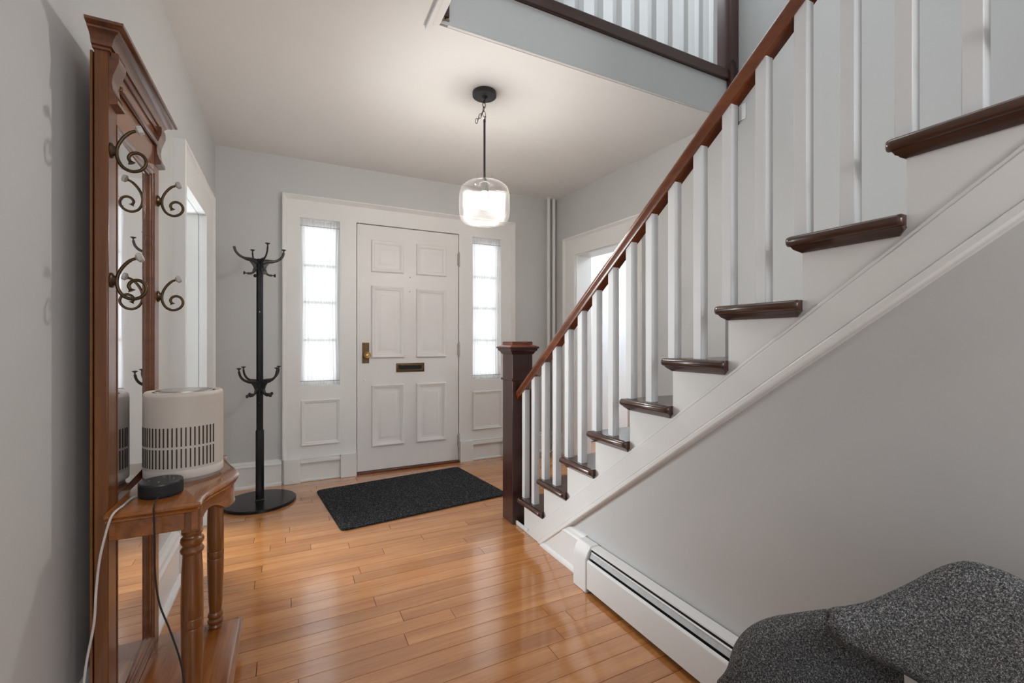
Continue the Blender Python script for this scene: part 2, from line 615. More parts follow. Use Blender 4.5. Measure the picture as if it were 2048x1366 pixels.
# sidelights
for k, (a, b) in enumerate(((0.082, 0.386), (1.55, 1.857))):
    w = setting('window_%d' % (k + 1), label='narrow sidelight window %s of the front door' % ('left', 'right')[k])
    mb = MB()
    ya, yb = YC + 0.05, YC + 0.085
    mb.box(a - 0.02, a + 0.030, ya, yb, 0.74, 2.13).box(b - 0.030, b + 0.02, ya, yb, 0.74, 2.13)
    mb.box(a + 0.03, b - 0.03, ya, yb, 0.74, 0.80).box(a + 0.03, b - 0.03, ya, yb, 2.055, 2.13)
    mb.build('window_frame', TRIM, w)
    for z in (1.74, 1.44, 1.132):
        MB().box(a + 0.03, b - 0.03, ya + 0.006, yb - 0.008, z - 0.010, z + 0.010).build('glazing_bar', TRIM, w)
    zs = [0.80, 1.132, 1.44, 1.74, 2.055]
    for i in range(4):
        MB().box(a + 0.03, b - 0.03, ya + 0.016, ya + 0.019, zs[i] + 0.001, zs[i + 1] - 0.001).build('pane', GLASS, w)
    MB().box(a - 0.0, a + 0.004, YC + 0.002, ya, 0.758, 2.11).box(b - 0.004, b, YC + 0.002, ya, 0.758, 2.11).box(a, b, YC + 0.002, ya, 0.756, 0.760).build('window_sill', TRIM, w)
    # curtain on two slim rods
    side = ('left', 'right')[k]
    cu = thing('sheer_curtain', 'sheer white gathered curtain over the sidelight %s of the front door' % side, 'curtain', ((a + b) / 2, YC + 0.022, 1.43))
    nx, nz = 90, 30
    rows_ = []
    zt, zb = 2.098, 0.770
    for j in range(nz + 1):
        t = j / nz
        z = zt + (zb - zt) * t
        r = []
        pinch = 1 - 0.10 * math.sin(PI * t) ** 1.0
        for i in range(nx + 1):
            u = i / nx
            cx = a + 0.007 + (b - a - 0.014) * (0.5 + (u - 0.5) * pinch)
            amp = 0.006 if (z < 2.05 and z > 0.80) else 0.010
            yy = YC + 0.024 + amp * math.sin(u * 2 * PI * 11 + 0.6 * math.sin(t * 3 + u * 7)) + 0.003 * math.sin(u * 51 + t * 4)
            if abs(z - 2.05) < 0.02 or abs(z - 0.80) < 0.02:
                yy = YC + 0.022 + 0.002 * math.sin(u * 60)
            r.append((cx, yy, z + (0.004 * math.sin(u * 43) if j in (0, nz) else 0)))
        rows_.append(r)
    MB().rings(rows_, closed=False, caps=False).build('curtain_panel', SHEER, cu, smooth=True, angle=180)
    for z in (2.05, 0.80):
        MB().tube([(a + 0.002, YC + 0.015, z), (b - 0.002, YC + 0.015, z)], 0.0022, 8).build('curtain_rod', plain('rod_metal', (0.25, 0.25, 0.25), 0.4, 0.6), cu)

# front door
dr = setting('door_1', label='white six panel front door')
dy = YC + 0.006
DX0, DX1 = 0.5195, 1.4165
MB().box(DX0, DX1, dy, dy + 0.045, 0.022, 2.1115).build('door_slab', DOORP, dr, bevel=0.002)
PD = lambda a, b, o: (a, dy - o, b)
dm = [(0, 0), (0, 0.012), (0.006, 0.017), (0.016, 0.015), (0.024, 0.008), (0.030, 0.008), (0.034, 0.003), (0.042, 0.001), (0.046, 0)]
for (a, b, c, d_) in ((0.635, 0.909, 1.715, 1.986), (1.021, 1.297, 1.715, 1.986), (0.635, 0.911, 0.980, 1.596),
                      (1.021, 1.294, 0.980, 1.590), (0.637, 0.912, 0.224, 0.749), (1.021, 1.294, 0.224, 0.749)):
    p = MB().frame(PD, a, b, c, d_, dm).build('panel_moulding', DOORP, dr, smooth=True, angle=30)
    MB().frame(PD, a + 0.060, b - 0.060, c + 0.060, d_ - 0.060, [(0, 0), (0.0, 0.0005), (0.018, 0.005), (0.019, 0)]).box(
        a + 0.0785, b - 0.0785, dy - 0.005, dy, c + 0.0785, d_ - 0.0785).build('raised_panel', DOORP, p, smooth=True, angle=20)
kp = MB().box(0.560, 0.617, dy - 0.004, dy, 0.935, 1.110).build('lock_plate', BRASSD, dr, bevel=0.0015)
MB().lathe([(0.010, 0), (0.012, 0.012), (0.011, 0.03), (0.024, 0.036), (0.030, 0.048), (0.030, 0.058), (0.022, 0.068), (0.001, 0.070)],
           (0.594, dy, 1.006), 24, 'y').build('dummy', BRASS)
bpy.data.objects.remove(bpy.data.objects['dummy'])
mk = MB()
prof = [(0.010, 0), (0.012, -0.012), (0.011, -0.03), (0.024, -0.036), (0.029, -0.046), (0.029, -0.055), (0.021, -0.063), (0.016, -0.062), (0.012, -0.066), (0.001, -0.067)]
mk.lathe(prof, (0.594, dy - 0.004, 1.006), 24, 'y').build('door_knob', BRASS, kp, smooth=True)
MB().tube([(0.575, dy - 0.006, 1.082), (0.588, dy - 0.009, 1.088), (0.602, dy - 0.006, 1.082)], [0.003, 0.005, 0.003], 8).tube(
    [(0.578, dy - 0.006, 1.072), (0.588, dy - 0.010, 1.074), (0.600, dy - 0.006, 1.072)], [0.002, 0.004, 0.002], 8).build('turn_piece', BRASS, kp, smooth=True)
ms = MB().frame(PD, 0.844, 1.093, 0.852, 0.930, [(0, 0), (0, 0.006), (0.004, 0.008), (0.020, 0.007), (0.026, 0.003), (0.027, 0)]).build('mail_slot', BRASSD, dr, smooth=True)
pl = []
for i in range(24):
    a = 2 * PI * i / 24
    sx = 0.082 if math.cos(a) > 0 else -0.082
    pl.append((0.9685 + sx + 0.018 * math.cos(a), 0.891 + 0.018 * math.sin(a)))
MB().box(0.868, 1.069, dy - 0.003, dy - 0.0005, 0.876, 0.906).build('slot_plate', BRASSD, ms)
MB().prism(pl, lambda p, t: (p[0], t, p[1]), dy - 0.0055, dy - 0.002).build('letter_opening', DARKM, ms)
MB().lathe([(0.010, 0), (0.010, -0.004), (0.004, -0.007), (0.001, -0.007)], (0.577, dy, 0.792), 14, 'y').build('lock_cover', TRIM, dr, smooth=True)
MB().lathe([(0.006, 0), (0.006, -0.005), (0.001, -0.006)], (0.966, dy, 1.688), 12, 'y').lathe([(0.005, 0), (0.005, -0.003), (0.001, -0.004)], (0.963, dy, 1.560), 12, 'y').build('peephole', PORC, dr, smooth=True)
for z in (1.88, 1.045, 0.20):
    mb = MB().tube([(1.420, YC - 0.006, z - 0.062), (1.420, YC - 0.006, z + 0.062)], 0.0065, 10)
    mb.box(1.405, 1.4165, dy - 0.0015, dy, z - 0.055, z + 0.055)
    for q in (-0.068, 0.064):
        mb.lathe([(0.004, 0), (0.006, 0.002), (0.001, 0.006)], (1.420, YC - 0.006, z + q), 8)
    mb.build('hinge', PORC, dr, smooth=True)
tag(MB().box(0.515, 1.421, YC - 0.016, YC + 0.06, 0, 0.020).build('trim_threshold', wood('red_threshold', (0.16, 0.045, 0.02), (0.09, 0.028, 0.014), 0), bevel=0.003), kind='structure')
tag(MB().box(0.50, 1.43, YC + 0.052, YC + 0.10, 0, 2.13).build('door_1_backing', DARKM), kind='structure')  # added black sheet behind the door slab, darkening its edge gaps
bpy.data.objects['door_1_backing'].name = 'trim_dark_backing'

# ------------------------------------------------------------------ baseboards


def baseboard(name, pf, a0, a1, h=0.2):
    """pf(a, o, z)"""
    s = setting(name)
    prof = [(0, 0), (0.022, 0), (0.022, h - 0.045), (0.030, h - 0.043), (0.031, h - 0.034), (0.024, h - 0.026), (0.022, h - 0.012), (0.012, h - 0.003), (0, h)]
    en = (lambda a, z: (1.604 - z * 1.03) / 0.75 if name == 'baseboard_stairs' and a == a1 else a)
    MB().rings([[pf(en(a, z), o, z) for o, z in prof] for a in (a0, a1)]).build('base_board', TRIM, s, smooth=True, angle=25)
    pr = [(0.022, 0), (0.036, 0), (0.036, 0.010), (0.030, 0.020), (0.022, 0.024)]
    MB().rings([[pf(en(a, z), o, z) for o, z in pr] for a in (a0, a1)]).build('shoe_moulding', TRIM, s, smooth=True, angle=25)
    return s


baseboard('baseboard_back_left', lambda a, o, z: (a, YB - o * 0.8, z), XL + 0.036, -0.044)
baseboard('baseboard_back_right', lambda a, o, z: (a, YB - o * 0.8, z), 1.995, CX - 0.03)
baseboard('baseboard_left', lambda a, o, z: (XL + o * 1.3, a, z * 1.17), -2.0, 2.588)
baseboard('baseboard_left_corner', lambda a, o, z: (XL + o, a, z), 3.572, YB)
baseboard('baseboard_right_corner', lambda a, o, z: tuple(RM @ Vector((a, o, z))), 0.03, 0.185)
baseboard('baseboard_right', lambda a, o, z: tuple(RM @ Vector((a, o, z))), 1.262, 1.56)
baseboard('baseboard_stairs', lambda a, o, z: (1.262 - o * 0.75, a, z * 1.03), 1.735, 2.18 - 0.0)

# ------------------------------------------------------------------ left doorway casing
ld = setting('door_2', label='white cased doorway in the left wall')
PX = lambda a, b, o: (XL + o, a, b)
mb = MB()
cf = 0.050
mb.box(XL, XL + cf - 0.008, 2.612, 2.70 - 0.085, 0, 1.887)
mb.box(XL, XL + cf - 0.008, 2.612, 3.55, 1.887, 2.06).box(XL, XL + cf - 0.008, 3.28, 3.55, 0, 1.887)
mb.build('door_casing', TRIM, ld)
bb2 = [(0, 0), (0, cf), (0.004, cf + 0.003), (0.018, cf + 0.003), (0.024, cf - 0.003), (0.040, cf - 0.008), (0.041, 0)]
MB().frame(PX, 2.590, 3.570, 0, 2.079, bb2, True).build('backband', TRIM, ld, smooth=True)
MB().box(-0.61, XL + 0.002, 3.28, 3.2998, 0, 1.887).box(-0.61, XL + 0.002, 2.7002, 3.2998, 1.887, 1.8998).build('door_jamb', TRIM, ld)

# right doorway in the skewed wall
frf = setting('floor_far_room', label='hardwood floor of the room beyond the right doorway')
for k in range(27):
    MB().box(2.64, 4.1, 2.0 + 0.0765 * k + 0.0008, 2.0765 + 0.0765 * k - 0.0008, -0.012, 0.001).build('plank', FLOOR, frf)
rd = setting('door_3', label='white cased open doorway in the right wall')
PR = lambda a, b, o: tuple(RM @ Vector((a, o, b)))
mb = MB(RM)
mb.box(0.205, 0.365, 0, 0.020, 0, 2.115).box(1.085, 1.24, 0, 0.020, 0, 2.115).box(0.365, 1.085, 0, 0.020, 1.955, 2.115)
mb.build('door_casing', TRIM, rd)
MB().frame(PR, 0.187, 1.258, 0, 2.134, [(0, 0), (0, 0.034), (0.012, 0.036), (0.02, 0.028), (0.03, 0.022), (0.034, 0)], True).build('backband', TRIM, rd, smooth=True)
mb = MB(RM)
mb.box(0.3602, 0.372, -0.18, 0.0, 0, 1.944).box(1.078, 1.0898, -0.18, 0.0, 0, 1.944).box(0.36, 1.09, -0.18, 0.0, 1.944, 1.9548)
mb.build('door_jamb', TRIM, rd)

# ------------------------------------------------------------------ heating pipes in the corner
for i, px in enumerate((2.365, 2.428)):
    t = thing('heating_pipe', 'white vertical heating pipe in the back corner, %s' % ('farther from the right wall', 'nearer the right wall')[i], 'pipe', (px, 3.90, 0), 'heating pipes in the corner')
    MB().tube([(px, 3.905 + 0.0 * i, 0.0), (px, 3.905, ZC)], 0.0165, 16).build('riser_pipe', TRIM, t, smooth=True)
    for zz, sg in ((0, 1), (ZC, -1)):
        MB().lathe([(0.0165, 0), (0.028, 0), (0.028, 0.006 * sg), (0.0165, 0.008 * sg)], (px, 3.905, zz), 16).build('collar', TRIM, t, smooth=True)

# ------------------------------------------------------------------ staircase
ST = thing('staircase', 'white staircase with dark stained treads and square white balusters along the right', 'staircase', (1.3, 2.5, 0))
NY = lambda k: 2.621 - 0.2310 * k
NZ = lambda k: 0.0105 + 0.1747 * k
NT_ = 15
XT = 1.222


def stair_right(y):
    return wall_x(y) + (0.066 if y < 2.0 else 0) - 0.001


for k in range(1, NT_ + 1):
    y1 = NY(k)
    y0 = NY(k + 1) - 0.03
    z = NZ(k)
    xr = stair_right(y1)
    # tread board with a rounded front nosing (section in Y-Z)
    poly = [(y0, z - 0.028), (y1 - 0.012, z - 0.028)]
    for j in range(7):
        a = -PI / 2 + PI * j / 6
        poly.append((y1 - 0.014 + 0.014 * math.cos(a), z - 0.014 + 0.014 * math.sin(a)))
    poly.append((y0, z))
    MBt = MB().prism(poly, lambda p, t: (t, p[0], p[1]), XT + 0.014, xr)
    MBt.prism([(y1 - 0.030, z - 0.028), (y1 - 0.012, z - 0.028), (y1 - 0.016, z - 0.038), (y1 - 0.028, z - 0.046)], lambda p, t: (t, p[0], p[1]), XS, xr)
    tr_ = MBt.build('tread', MAHO_X, ST, smooth=True)
    # returned nosing along the open side
    yb = NY(k + 1) - 0.036 - (0 if k > 1 else 0)
    sec = []
    for j in range(7):
        a = -PI / 2 - PI * j / 6
        sec.append((XT + 0.014 + 0.014 * math.cos(a), z - 0.014 + 0.014 * math.sin(a)))
    sec = [(XT + 0.02, z - 0.028)] + sec + [(XT + 0.02, z)]
    rn = MB()
    ys = [(y1 - 0.0, 0.35), (y1 - 0.004 - 0.0, 0.8), (y1 - 0.014, 1.0), (yb + 0.014, 1.0), (yb + 0.004, 0.8), (yb, 0.35)]
    rgs = []
    for yy, s in ys:
        rgs.append([(XT + 0.02 + (p[0] - XT - 0.02) * s, yy, z - 0.014 + (p[1] - z + 0.014) * (0.55 + 0.45 * s)) for p in sec])
    rn.rings(rgs)
    rn.rings([[(XT + 0.012, yy - o1, z - 0.028), (XS, yy - o1, z - 0.028), (XS, yy - o2, z - 0.046), (XS - 0.006, yy - o2, z - 0.046), (XT + 0.022, yy - o1 * 1.2, z - 0.036)]
              for yy, o1, o2 in ((y1, 0.012, 0.03), (yb, -0.004, -0.018))])
    rn.build('return_nosing', MAHO_Y, tr_, smooth=True, angle=50)
    MB().box(XS + 0.0155, xr, y1 - 0.045, y1 - 0.030, z - 0.1747 if k > 1 else 0.0, z - 0.028).build('riser', TRIM, ST)
# sawtooth side board above the stringer
poly = []
for k in range(1, NT_ + 1):
    y = NY(k) - 0.030
    zt = NZ(k) - 0.028
    zb = max(0.0, NZ(k - 1) - 0.028) if k > 1 else 0.0
    poly += [(y, zb), (y, zt)]
poly.append((NY(NT_ + 1), NZ(NT_) - 0.028))
poly2 = poly + [(NY(NT_ + 1), NZ(NT_) - 0.6), (2.17, 0.0)]
n = len(poly)
mb = MB()
for k in range(1, NT_ + 1):
    ya, yb_ = NY(k) - 0.030, NY(k + 1) - 0.030
    zt = NZ(k) - 0.028
    za, zb = max(0.0, 1.60 - 0.75 * ya), max(0.0, 1.60 - 0.75 * yb_)
    mb.prism([(ya, za), (ya, zt), (yb_, zt), (yb_, zb)], lambda p, t: (t, p[0], p[1]), XS, XS + 0.015)
mb.build('side_board', TRIM, ST)
# diagonal stringer with bead mouldings
yhi = -1.25
top = lambda y: 1.729 - 0.750 * y
low = lambda y: 1.632 - 0.750 * y


def slope_bar(name, f0, f1, x0, x1, mat, bevel=0.002):
    yt = (f1(0)) / 0.75
    yl = (f0(0)) / 0.75
    pts = [(yl, 0), (yt, 0), (yhi, f1(yhi)), (yhi, f0(yhi))]
    return MB().prism(pts, lambda p, t: (t, p[0], p[1]), x0, x1).build(name, mat, ST, bevel=bevel)


slope_bar('stringer', low, top, XS - 0.014, XS, TRIM, 0.003)
slope_bar('stringer_bead', lambda y: top(y) - 0.002, lambda y: top(y) + 0.014, XS - 0.010, XS, TRIM, 0.004)
slope_bar('stringer_cap', lambda y: low(y) - 0.028, lambda y: low(y), XS - 0.021, XS + 0.01, TRIM, 0.006)
MB().box(XS - 0.012, XS, 2.30, 2.452, 0, 0.024).build('shoe_moulding', TRIM, ST, bevel=0.004)
# balusters
rtop = lambda y: 1.616 + 0.752 * (1.4 - y)
bs = 0.0345
bx = 1.2595
for k in range(1, NT_ + 1):
    for q in (0, 1):
        yn = 2.5845 - 0.2315 * k - 0.1158 * q
        zt0, zt1 = rtop(yn) - 0.060, rtop(yn + bs) - 0.060
        z = NZ(k) - 0.001
        mb = MB()
        i = [mb.pt(p) for p in ((bx, yn, z), (bx + bs, yn, z), (bx + bs, yn + bs, z), (bx, yn + bs, z),
                                (bx, yn, zt0), (bx + bs, yn, zt0), (bx + bs, yn + bs, zt1), (bx, yn + bs, zt1))]
        for f in ((0, 3, 2, 1), (4, 5, 6, 7), (0, 1, 5, 4), (1, 2, 6, 5), (2, 3, 7, 6), (3, 0, 4, 7)):
            mb.f.append([i[j] for j in f])
        mb.build('baluster', BALP, ST, bevel=0.0018, segs=1)
# handrail
cxr = bx + bs / 2
sec = []
for j in range(25):
    a = -0.15 * PI + 1.3 * PI * j / 24
    sec.append((0.0295 * math.cos(a), -0.027 + 0.027 * math.sin(a) * 1.0))
sec += [(-0.024, -0.050), (-0.0215, -0.056), (-0.0215, -0.067), (0.0215, -0.067), (0.0215, -0.056), (0.024, -0.050)]
rg = []
for yy in (2.4505, 2.40, 1.5, 0.5, -0.4, -1.1):
    rg.append([(cxr + a, yy, rtop(yy) + b) for a, b in sec])
MB().rings(rg).build('handrail', RAILW, ST, smooth=True, angle=60)
# newel post with moulded cap
nw = MB().box(1.227, 1.367, 2.450, 2.590, 0, 1.045).build('newel_post', MAHO_Z, ST, bevel=0.003)
NXY = lambda o, z: [(1.227 - o, 2.450 - o, z), (1.367 + o, 2.450 - o, z), (1.367 + o, 2.590 + o, z), (1.227 - o, 2.590 + o, z)]
MB().rings([NXY(0.0, 1.040), NXY(0.006, 1.043), NXY(0.009, 1.050), NXY(0.014, 1.058), NXY(0.022, 1.064), NXY(0.023, 1.075), NXY(0.030, 1.077), NXY(0.031, 1.085), NXY(0.028, 1.088)]).build(
    'newel_cap', MAHO_Z, nw, smooth=True, angle=30)
MB().rings([NXY(0.029, 1.088), NXY(0.006, 1.099), NXY(0.0, 1.100), NXY(0.0, 1.116), NXY(-0.004, 1.120)]).build('cap_block', CAPW, nw, smooth=True, angle=30)
MB().rings([NXY(0.0, 0.876), NXY(0.007, 0.878), NXY(0.009, 0.884), NXY(0.007, 0.890), NXY(0.0, 0.893)]).build('astragal', MAHO_Z, nw, smooth=True)
MB().box(1.2275, 1.36, 2.47, 2.449, 0, 0.16).build('newel_foot', MAHO_Z, nw)

# ------------------------------------------------------------------ upper landing railing
UR = thing('landing_railing', 'upstairs landing railing with white balusters on a dark rail above the ceiling opening', 'railing', (1.6, 2.0, ZU))
MB().box(0.60, 2.56, YO - 0.036, YO + 0.075, ZU, ZU + 0.066).build('shoe_rail', MAHO_X, UR, bevel=0.006)
X0b = [1.439 + 0.1315 * k for k in range(-6, 9)]
for xr_ in X0b:
    MB().box(xr_ - 0.037, xr_, YO + 0.006, YO + 0.043, ZU + 0.066, ZU + 0.84).build('baluster', BALP, UR, bevel=0.0018, segs=1)
MB().box(0.62, 2.56, YO - 0.004, YO + 0.053, ZU + 0.84, ZU + 0.90).build('handrail', RAILW, UR, bevel=0.018, segs=4)
np_ = MB().box(2.547, 2.622, 1.950, 2.070, ZC - 0.05, ZU + 1.05).build('half_newel', MAHO_Z, UR, bevel=0.003)
MB().box(0.630, 0.664, YO - 0.030, YO + 0.040, ZC + 0.03, ZU + 1.05).build('corner_newel', MAHO_Z, UR, bevel=0.003)
# broken plaster beside the corner newel
mb = MB()
for k in range(9):
    cx_, cz_ = 0.640 + random.uniform(-0.012, 0.02), ZC + 0.022 + random.uniform(-0.012, 0.02)
    r = random.uniform(0.005, 0.010)
    mb.lathe([(0.001, -r), (r * 0.8, -r * 0.5), (r, 0), (r * 0.7, r * 0.6), (0.001, r)], (cx_, YO - 0.020 + random.uniform(-0.006, 0.004), cz_), 7)
tag(mb.build('plaster_rubble', plain('bare_plaster', (0.34, 0.26, 0.20), 0.9, 0, 0, 0.5, 90), smooth=False), 'small patch of broken brown plaster at the left end of the ceiling opening', 'plaster', kind='stuff')
tag(MB().tube([(2.505, 1.958, ZU + 0.068), (2.53, 1.948, ZU + 0.098), (2.557, 1.944, ZU + 0.118), (2.580, 1.944, ZU + 0.10), (2.592, 1.944, ZU + 0.05), (2.594, 1.944, ZU + 0.0)], 0.0022, 8).build('loose_cord', BCORD, smooth=True),
    'thin dark cord looped round the foot of the upstairs newel post', 'cord')

# ------------------------------------------------------------------ baseboard heater
HT = thing('baseboard_heater', 'long white metal baseboard heater along the wall below the stairs', 'heater', (1.22, 1.0, 0))
hy0, hy1 = -0.9, 1.64
fn = lambda p, t: (p[0], t, p[1])
MB().prism([(1.250, 0.03), (1.256, 0.03), (1.256, 0.196), (1.250, 0.196)], fn, hy0, hy1).build('back_plate', HEAT, HT)
MB().prism([(1.2165, 0.190), (1.2545, 0.193), (1.2545, 0.200), (1.2135, 0.197), (1.2115, 0.190)], fn, hy0, hy1).build('top_cover', HEAT, HT, bevel=0.001)
MB().prism([(1.210, 0.177), (1.212, 0.179), (1.2020, 0.156), (1.2000, 0.157)], fn, hy0, hy1 - 0.01).build('damper', DAMP, HT)
MB().prism([(1.207, 0.178), (1.212, 0.181), (1.212, 0.178), (1.209, 0.176)], fn, hy0, hy1 - 0.01).build('damper_edge', HEAT, HT)
MB().prism([(1.188, 0.022), (1.1905, 0.022), (1.1905, 0.136), (1.1965, 0.146), (1.196, 0.149), (1.190, 0.146), (1.1875, 0.138)], fn, hy0, hy1).build('front_panel', HEAT, HT, smooth=True, angle=50)
MB().box(1.216, 1.2495, hy0, hy1, 0.034, 0.188).box(1.20, 1.217, hy0, hy1, 0.034, 0.14).build('slot_shade_block', DARKM, HT)  # black boxes put in as the shade behind the heater slots
MB().prism([(1.183, 0.0), (1.257, 0.0), (1.257, 0.203), (1.213, 0.203), (1.196, 0.178), (1.183, 0.150)], fn, 1.636, 1.735).build('end_cap', HEAT, HT, bevel=0.004)

# ------------------------------------------------------------------ door mat
c0, e1, e2 = Vector((0.187, 3.65, 0)), Vector((1.161, 0.133, 0)), Vector((0.094, -0.843, 0))
L1, L2 = e1.length, e2.length
u1, u2 = e1.normalized(), e2.normalized()
cm = c0 + e1 / 2 + e2 / 2
pts = []
R = 0.035
for (sx, sy, a0) in ((1, 1, 0), (-1, 1, 90), (-1, -1, 180), (1, -1, 270)):
    for j in range(6):
        a = math.radians(a0 + 18 * j)
        pts.append((sx * (L1 / 2 - R) + R * math.cos(a), sy * (L2 / 2 - R) + R * math.sin(a)))
tm = thing('doormat', 'charcoal rectangular doormat on the floor before the front door', 'doormat', (cm.x, cm.y, 0.0))
MB().prism([p for p in pts], lambda p, t: tuple(cm + u1 * p[0] - u2 * p[1] + Vector((0, 0, t))), 0.001, 0.005).build('rubber_backing', PUCKF, tm)
MB().prism([(p[0] * 0.993, p[1] * 0.99) for p in pts], lambda p, t: tuple(cm + u1 * p[0] - u2 * p[1] + Vector((0, 0, t))), 0.005, 0.0095).build('pile', MAT, tm)

# ------------------------------------------------------------------ coat stand
sx_, sy_ = -0.175, 3.570
CS = thing('coat_stand', 'black coat stand with two tiers of curved hooks beside the front door', 'coat stand', (sx_, sy_, 0))
MB().lathe([(0.001, 0.0), (0.222, 0.0), (0.228, 0.003), (0.228, 0.017), (0.224, 0.021), (0.001, 0.021)], (sx_, sy_, 0.0), 64).build('base', BLACK, CS, smooth=True)
ps = MB()
R8 = lambda r, z: [(sx_ + r * math.cos(PI / 8 + j * PI / 4), sy_ + r * math.sin(PI / 8 + j * PI / 4), z) for j in range(8)]
MB().rings([R8(0.0225, 0.49), R8(0.0225, 1.688), R8(0.019, 1.692)]).build('pole', BLACK, CS, smooth=True, angle=30)
MB().rings([R8(0.0275, 0.02), R8(0.0275, 0.50), R8(0.0255, 0.506), R8(0.0225, 0.508)]).build('lower_sleeve', BLACK, CS, smooth=True, angle=30)
MB().box(sx_ - 0.028, sx_ + 0.028, sy_ - 0.028, sy_ + 0.028, 0.0205, 0.030).build('foot_plate', IRON, CS, bevel=0.003)
MB().lathe([(0.004, 0), (0.004, -0.004), (0.001, -0.005)], (sx_, sy_ - 0.0205, 1.325), 10, 'y').build('screw', STEEL, CS)


def bez(p, n=14):
    out = []
    for i in range(len(p) - 1):
        p0 = Vector(p[max(i - 1, 0)]); p1 = Vector(p[i]); p2 = Vector(p[i + 1]); p3 = Vector(p[min(i + 2, len(p) - 1)])
        for k in range(n):
            t = k / n
            out.append(0.5 * ((2 * p1) + (-p0 + p2) * t + (2 * p0 - 5 * p1 + 4 * p2 - p3) * t * t + (-p0 + 3 * p1 - 3 * p2 + p3) * t ** 3))
    out.append(Vector(p[-1]))
    return out


def hook_arm(ang, z0, cap=True):
    c, s = math.cos(ang), math.sin(ang)
    P3 = lambda r, z: (sx_ + r * c, sy_ + r * s, z0 + z)
    up = bez([P3(0.012, -0.022), P3(0.045, -0.010), P3(0.09, -0.004), P3(0.125, 0.012), P3(0.148, 0.038), P3(0.157, 0.068)], 6)
    dn = bez([P3(0.012, -0.060), P3(0.030, -0.072), P3(0.040, -0.092), P3(0.058, -0.103), P3(0.078, -0.104)], 5)
    mb = MB()
    n = len(up)
    mb.tube(up, [0.021 - 0.0125 * min(1, k / (n * 0.45)) for k in range(n)], 10, 0.42 if False else 0.6)
    n = len(dn)
    mb.tube(dn, [0.018 - 0.0105 * min(1, k / (n * 0.5)) for k in range(n)], 10, 0.6)
    # web against the pole
    q = Vector((-s, c, 0)) * 0.006
    web = [P3(0.015, 0.0), P3(0.045, -0.002), P3(0.062, -0.020), P3(0.044, -0.045), P3(0.034, -0.075), P3(0.015, -0.088)]
    mb.rings([[tuple(Vector(w) + q) for w in web], [tuple(Vector(w) - q) for w in web]])
    h = mb.build('hook', IRON, CS, smooth=True)
    if cap:
        MB().lathe([(0.0045, 0), (0.004, 0.010), (0.006, 0.015), (0.0155, 0.021), (0.0155, 0.024), (0.001, 0.027)], P3(0.157, 0.066), 14).build('hook_knob', IRON, h, smooth=True)
    st, en = Vector(P3(0.076, -0.104)), Vector(P3(0.100, -0.103))
    MB().tube([st, st + (en - st) * 0.45, st + (en - st) * 0.6, st + (en - st) * 0.8, en], [0.0042, 0.0038, 0.006, 0.012, 0.012], 12).build('hook_knob', IRON, h, smooth=True)


vd = math.atan2(-sy_, -sx_)          # towards the camera
for k in range(4):
    hook_arm(vd + math.radians(17) + k * PI / 2, 1.690, cap=(k != 3))
    hook_arm(vd + math.radians(40) + k * PI / 2, 0.852)

# ------------------------------------------------------------------ pendant lamp
lx, ly = 1.030, 2.423
PL = thing('pendant_lamp', 'lit pendant lamp with a drum shaped textured glass shade on a black rod', 'lamp', (lx, ly, ZC))
MB().lathe([(0.001, 0), (0.069, 0), (0.070, -0.003), (0.070, -0.022), (0.067, -0.025), (0.020, -0.026), (0.012, -0.034), (0.001, -0.036)], (lx, ly, ZC), 40).build('canopy', IRON, PL, smooth=True)


def link_mb(mb, c, t, side, L=0.034, W=0.018, r=0.0022):
    c, t, side = Vector(c), Vector(t).normalized(), Vector(side)
    side = (side - t * side.dot(t)).normalized()
    nrm = t.cross(side)
    rg = []
    N = 20
    for j in range(N):
        a = 2 * PI * j / N
        e = 1.0
        p = t * (math.sin(a) * L / 2) + side * (math.copysign(abs(math.cos(a)) ** 0.8, math.cos(a)) * W / 2)
        rad = p.normalized()
        rg.append([c + p + rad * math.cos(2 * PI * q / 6) * r + nrm * math.sin(2 * PI * q / 6) * r for q in range(6)])
    mb.rings(rg, loop=True)


zc = ZC - 0.036
ax = [((0, 0, 0), (0.0, 0, -1))]
pos = Vector((lx, ly, zc - 0.008))
link_mb_list = []
for k in range(5):
    p = Vector((lx + (0.0, -0.003, -0.006, -0.003, 0.003)[k], ly, zc - 0.010 - 0.0265 * k))
    mb = MB()
    link_mb(mb, p, (0.12 * (-1) ** k, 0, 1), (1, 0, 0) if k % 2 else (0, 1, 0.0))
    mb.build('chain_link', IRON, PL, smooth=True)
for k in range(4):
    p = Vector((lx - 0.018 - 0.011 * k, ly - 0.004, zc - 0.092 - 0.017 * k))
    mb = MB()
    link_mb(mb, p, (0.5 - 0.1 * k, 0, 1), (1, 0.2, 0) if k % 2 else (0.3, 1, 0.0), 0.030, 0.016)
    mb.build('chain_link', IRON, PL, smooth=True)
MB().lathe([(0.002, 2.425), (0.006, 2.420), (0.008, 2.41), (0.006, 2.400), (0.0062, 2.395), (0.0062, 2.085), (0.010, 2.080), (0.013, 2.070), (0.013, 2.052), (0.001, 2.05)], (lx, ly, 0), 16).build('rod', IRON, PL, smooth=True)
MB().lathe([(0.001, 2.055), (0.030, 2.052), (0.032, 2.046), (0.023, 2.044), (0.023, 1.995), (0.001, 1.99)], (lx, ly, 0), 20).build('bulb_socket', STEEL, PL, smooth=True)
gp = [(0.047, 2.100), (0.048, 2.070), (0.052, 2.056), (0.075, 2.050), (0.110, 2.040), (0.136, 2.018), (0.147, 1.985), (0.1485, 1.940), (0.1485, 1.880), (0.143, 1.845), (0.128, 1.822), (0.105, 1.812), (0.084, 1.811)]
mb = MB()
segs = 72
